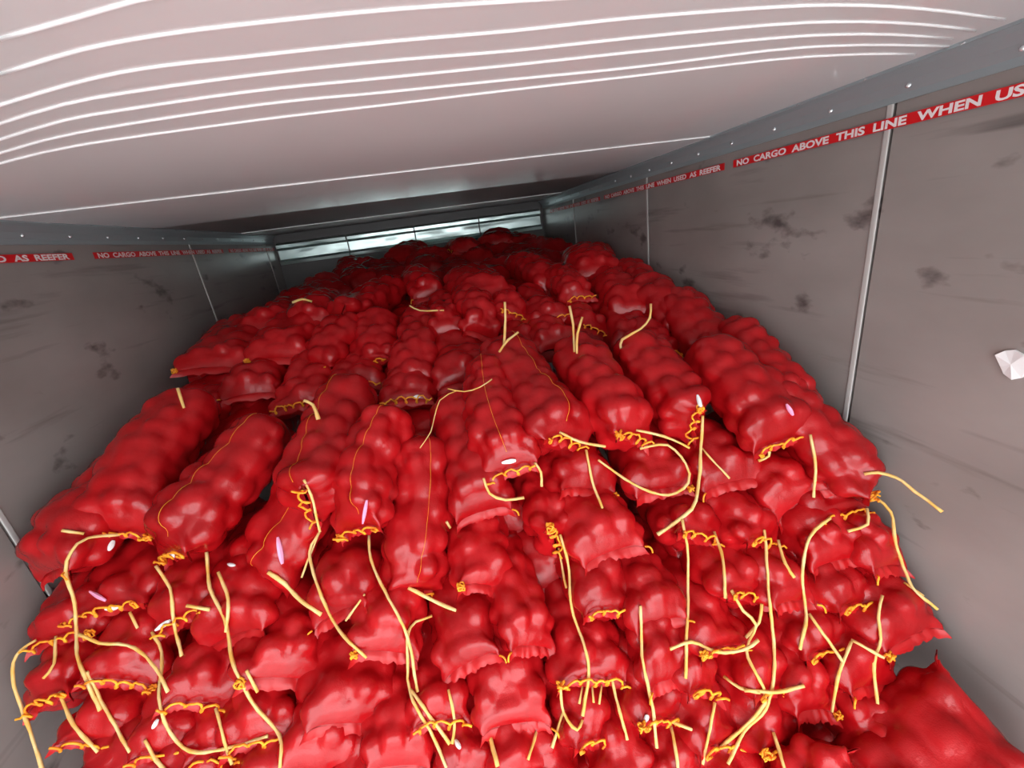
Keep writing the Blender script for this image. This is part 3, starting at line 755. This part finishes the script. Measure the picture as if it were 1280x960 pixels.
R0 = 0.0042
TAILS = [
 ('A2', [(150, 668), (110, 672), (90, 690), (83, 715), (95, 755), (97, 800), (100, 830), (125, 888)], R0),
 ('A2', [(77, 663), (105, 667)], R0),
 ('A2', [(98, 793), (125, 803), (160, 806), (195, 835), (210, 865)], R0),
 ('A2', [(108, 840), (130, 885), (162, 940)], R0),
 ('A3', [(195, 707), (213, 735), (217, 775), (227, 820)], R0),
 ('A3', [(258, 690), (262, 735), (280, 775), (290, 830), (315, 880), (348, 920), (350, 960)], R0),
 ('A4', [(273, 715), (285, 750), (282, 790)], R0),
 ('A4', [(335, 715), (355, 728), (375, 750), (402, 768)], 0.006),
 ('B2', [(190, 790), (203, 815), (200, 870), (215, 915), (240, 938), (280, 935), (335, 920)], R0),
 ('B2', [(233, 757), (262, 762)], R0),
 ('B3', [(45, 800), (20, 820), (15, 850), (30, 895), (48, 945), (60, 985)], R0),
 ('B3', [(70, 795), (66, 830), (54, 848)], 0.0035),
 ('B3', [(30, 890), (42, 935), (50, 975)], R0),
 ('B45', [(74, 865), (92, 905), (122, 940)], R0),
 ('B1', [(162, 765), (172, 785)], R0),
 ('B6', [(270, 885), (280, 925), (290, 955)], R0),
 ('B46', [(180, 925), (195, 950), (215, 970)], R0),
 ('B8', [(308, 838), (322, 865)], R0),
 ('A5', [(400, 665), (388, 690), (400, 738), (425, 788), (458, 822)], R0),
 ('A5', [(398, 668), (385, 700), (377, 722)], 0.003),
 ('A5', [(380, 600), (392, 630), (400, 665)], 0.004),
 ('A6', [(461, 668), (463, 700), (480, 740), (508, 795), (522, 865)], R0),
 ('A7', [(510, 735), (540, 750), (570, 763)], 0.0055),
 ('A7', [(540, 770), (512, 785), (508, 830), (512, 870), (540, 920), (558, 960)], 0.004),
 ('B9', [(456, 742), (442, 762), (432, 776)], 0.0035),
 ('B10', [(513, 862), (530, 885), (562, 930)], 0.0045),
 ('B50', [(560, 862), (568, 900), (565, 930)], R0),
 ('B51', [(612, 918), (622, 958)], 0.006),
 ('A8', [(558, 652), (563, 660)], R0),
 ('A9', [(604, 598), (612, 617), (632, 625), (655, 622)], R0),
 ('A9', [(668, 578), (676, 590), (677, 608)], R0),
 ('A10', [(700, 540), (725, 552), (757, 558)], R0),
 ('A10', [(733, 562), (740, 600), (753, 635)], R0),
 ('A11', [(795, 537), (830, 545), (862, 560)], R0),
 ('A11', [(800, 560), (835, 556), (858, 580), (860, 603), (835, 618), (800, 610), (765, 588), (748, 575)], R0),
 ('A12', [(878, 520), (876, 560), (870, 625), (850, 648), (822, 668)], 0.0055),
 ('A12', [(878, 560), (895, 580), (912, 598)], 0.003),
 ('A13', [(1013, 543), (1020, 580), (1017, 622)], R0),
 ('A13', [(960, 560), (962, 570), (948, 576)], R0),
 ('A15', [(1080, 592), (1098, 590), (1122, 597), (1145, 615), (1178, 640)], R0),
 ('A15', [(1095, 622), (1114, 640), (1121, 680), (1140, 735), (1172, 762)], R0),
 ('B16', [(700, 668), (711, 705), (716, 760), (733, 815), (735, 845), (728, 895)], R0),
 ('B16', [(698, 685), (708, 735)], 0.003),
 ('B21', [(853, 650), (860, 690), (860, 730), (859, 790), (857, 848)], R0),
 ('B21', [(893, 665), (903, 700), (907, 748)], R0),
 ('B22', [(955, 662), (958, 710), (964, 775), (967, 830), (957, 885), (930, 915), (910, 955)], R0),
 ('B22', [(972, 675), (982, 705), (993, 722)], R0),
 ('B24', [(1038, 648), (1012, 672), (1004, 720), (1008, 770), (1000, 812)], R0),
 ('B24', [(1083, 635), (1084, 655), (1060, 664)], R0),
 ('B27', [(1103, 745), (1098, 775), (1102, 800), (1092, 830), (1097, 880)], 0.004),
 ('B29', [(1012, 768), (1035, 800), (1054, 828)], R0),
 ('B29', [(1064, 802), (1050, 840), (1040, 890)], R0),
 ('B29', [(1064, 800), (1090, 815), (1105, 822)], R0),
 ('B30', [(915, 738), (930, 765), (946, 782), (933, 815), (955, 865), (948, 890), (900, 935)], R0),
 ('B30', [(952, 755), (948, 778), (932, 797)], 0.004),
 ('B31', [(838, 812), (865, 802), (895, 815), (930, 813), (948, 800)], R0),
 ('B32', [(800, 757), (802, 800), (803, 830), (815, 885), (821, 935)], R0),
 ('B34', [(700, 852), (706, 890), (722, 912), (728, 900)], 0.004),
 ('B34', [(765, 850), (775, 890), (784, 925)], R0),
 ('B34', [(728, 858), (724, 880)], 0.003), ('B34', [(740, 856), (742, 878)], 0.003), ('B34', [(752, 856), (749, 880)], 0.003),
 ('B35', [(705, 888), (690, 935)], 0.004),
 ('B36', [(838, 905), (845, 940), (848, 970)], R0),
 ('B36', [(840, 902), (865, 912)], 0.004),
 ('B38', [(893, 878), (887, 910), (878, 955)], R0),
 ('B39', [(930, 862), (970, 864), (1005, 857)], 0.0045),
 ('B39', [(905, 845), (925, 860), (950, 866)], 0.004),
 ('B42', [(967, 915), (975, 940), (985, 975)], R0),
 ('B35', [(670, 915), (660, 950)], 0.004),
 ('B28', [(1130, 728), (1155, 745)], 0.003),
 ('D6', [(222, 485), (230, 510)], 0.005),
 ('D8', [(380, 500), (392, 506), (398, 524)], 0.006),
 ('D11', [(572, 488), (550, 500), (538, 540), (525, 560)], 0.0016),
 ('D11', [(560, 486), (580, 490), (600, 484), (615, 474)], 0.002),
 ('D18', [(631, 378), (632, 400), (630, 432)], 0.0045),
 ('D19', [(712, 382), (716, 405), (718, 440)], 0.0045),
 ('D20', [(728, 396), (722, 418), (721, 442)], 0.0045),
 ('D21', [(648, 415), (635, 425), (624, 440)], 0.0045),
 ('D27', [(813, 380), (812, 398), (800, 412), (778, 425), (776, 436)], 0.0045),
 ('D30', [(512, 382), (525, 388), (555, 388)], 0.004),
 ('D13', [(365, 378), (378, 374), (390, 377)], 0.006),
]
TAGS = [('A2', 139, 682, 14, 9, 65, 'white'), ('A3', 215, 694, 14, 11, 0, 'white'), ('A4', 289, 706, 9, 7, -10, 'white'), ('A4', 350, 688, 34, 9, -80, 'pink'),
        ('B1', 122, 745, 24, 8, -30, 'pink'), ('B1', 140, 760, 18, 10, 10, 'white'), ('B2', 203, 782, 22, 9, 35, 'white'), ('A6', 456, 640, 30, 7, 80, 'pink'),
        ('A9', 636, 577, 18, 9, 10, 'white'), ('A12', 874, 502, 18, 8, -75, 'white'), ('A13', 987, 512, 16, 8, -60, 'pink'), ('B46', 194, 905, 14, 8, 60, 'white'),
        ('D10', 521, 496, 9, 6, 10, 'white'), ('B36', 808, 898, 10, 8, 70, 'white'), ('B51', 572, 930, 12, 10, -60, 'white')]
def drape(pts, lift=0.005):
    pix = catmull(pts, 9.0); dep = []; dirs = []
    for p in pix:
        v = ray(*p); ln = np.linalg.norm(v); d_ = v / ln
        hit = bv.ray_cast(Vector(CAM), Vector(d_))
        dep.append(hit[3] if hit[0] is not None else np.nan); dirs.append(d_)
    dep = np.array(dep); dirs = np.array(dirs)
    ok = ~np.isnan(dep)
    if ok.sum() < 2: return None
    dep = np.interp(np.arange(len(dep)), np.arange(len(dep))[ok], dep[ok])
    n_ = len(dep)
    lo = np.array([min(dep[j] + 0.010 * abs(i - j) for j in range(n_)) for i in range(n_)])   # bridges the gaps between sacks
    sm = lo.copy()
    for _ in range(3):
        pad = np.concatenate([[sm[0]], sm, [sm[-1]]]); sm = np.minimum(lo, 0.25 * pad[:-2] + 0.5 * pad[1:-1] + 0.25 * pad[2:])
    return CAM + dirs * (sm - lift)[:, None], dirs

for (kk, pts, rad) in TAILS:
    S = SACKS[kk]; res = drape(pts)
    if res is None: continue
    W = res[0]; rgt = np.random.RandomState(int(pts[0][0] * 7 + pts[0][1]))
    if len(W) > 4:
        nz_ = np.cumsum(rgt.randn(len(W), 3), 0); nz_ -= np.linspace(0, 1, len(W))[:, None] * nz_[-1]; W = W + 0.0007 * nz_
    Lc = (W - S['P0']) @ S['R']
    V, F = tube_geo(Lc, rad * (0.8 + 0.35 * rgt.rand(len(Lc))), 6)
    mesh_obj('twine_tail', V, F, MAT['twine'], S['obj'], smooth=True)

for (kk, px, py, lp, wp, ang, mt) in TAGS:
    S = SACKS[kk]; A = math.radians(ang)
    res = drape([(px - lp / 2 * math.cos(A), py + lp / 2 * math.sin(A)), (px, py), (px + lp / 2 * math.cos(A), py - lp / 2 * math.sin(A))], 0.007)
    if res is None: continue
    Lc = (catmull(list(res[0]), 0.0035) - S['P0']) @ S['R']; n_ = len(Lc)
    wd = 0.8 * wp * S['depth'] / FPX / 2
    V, F = tube_geo(Lc, wd * np.sin(np.linspace(0.2, 2.8, n_)) ** 0.6, 7, flat=0.75)
    t_ = mesh_obj('paper_tag', V, F, MAT[mt], S['obj'])
    t_['label'] = 'small pink paper strip' if mt == 'pink' else 'small white paper bit'
print('SACKS', len(SACKS), 'verts', sum(len(S['V']) for S in SACKS.values()))
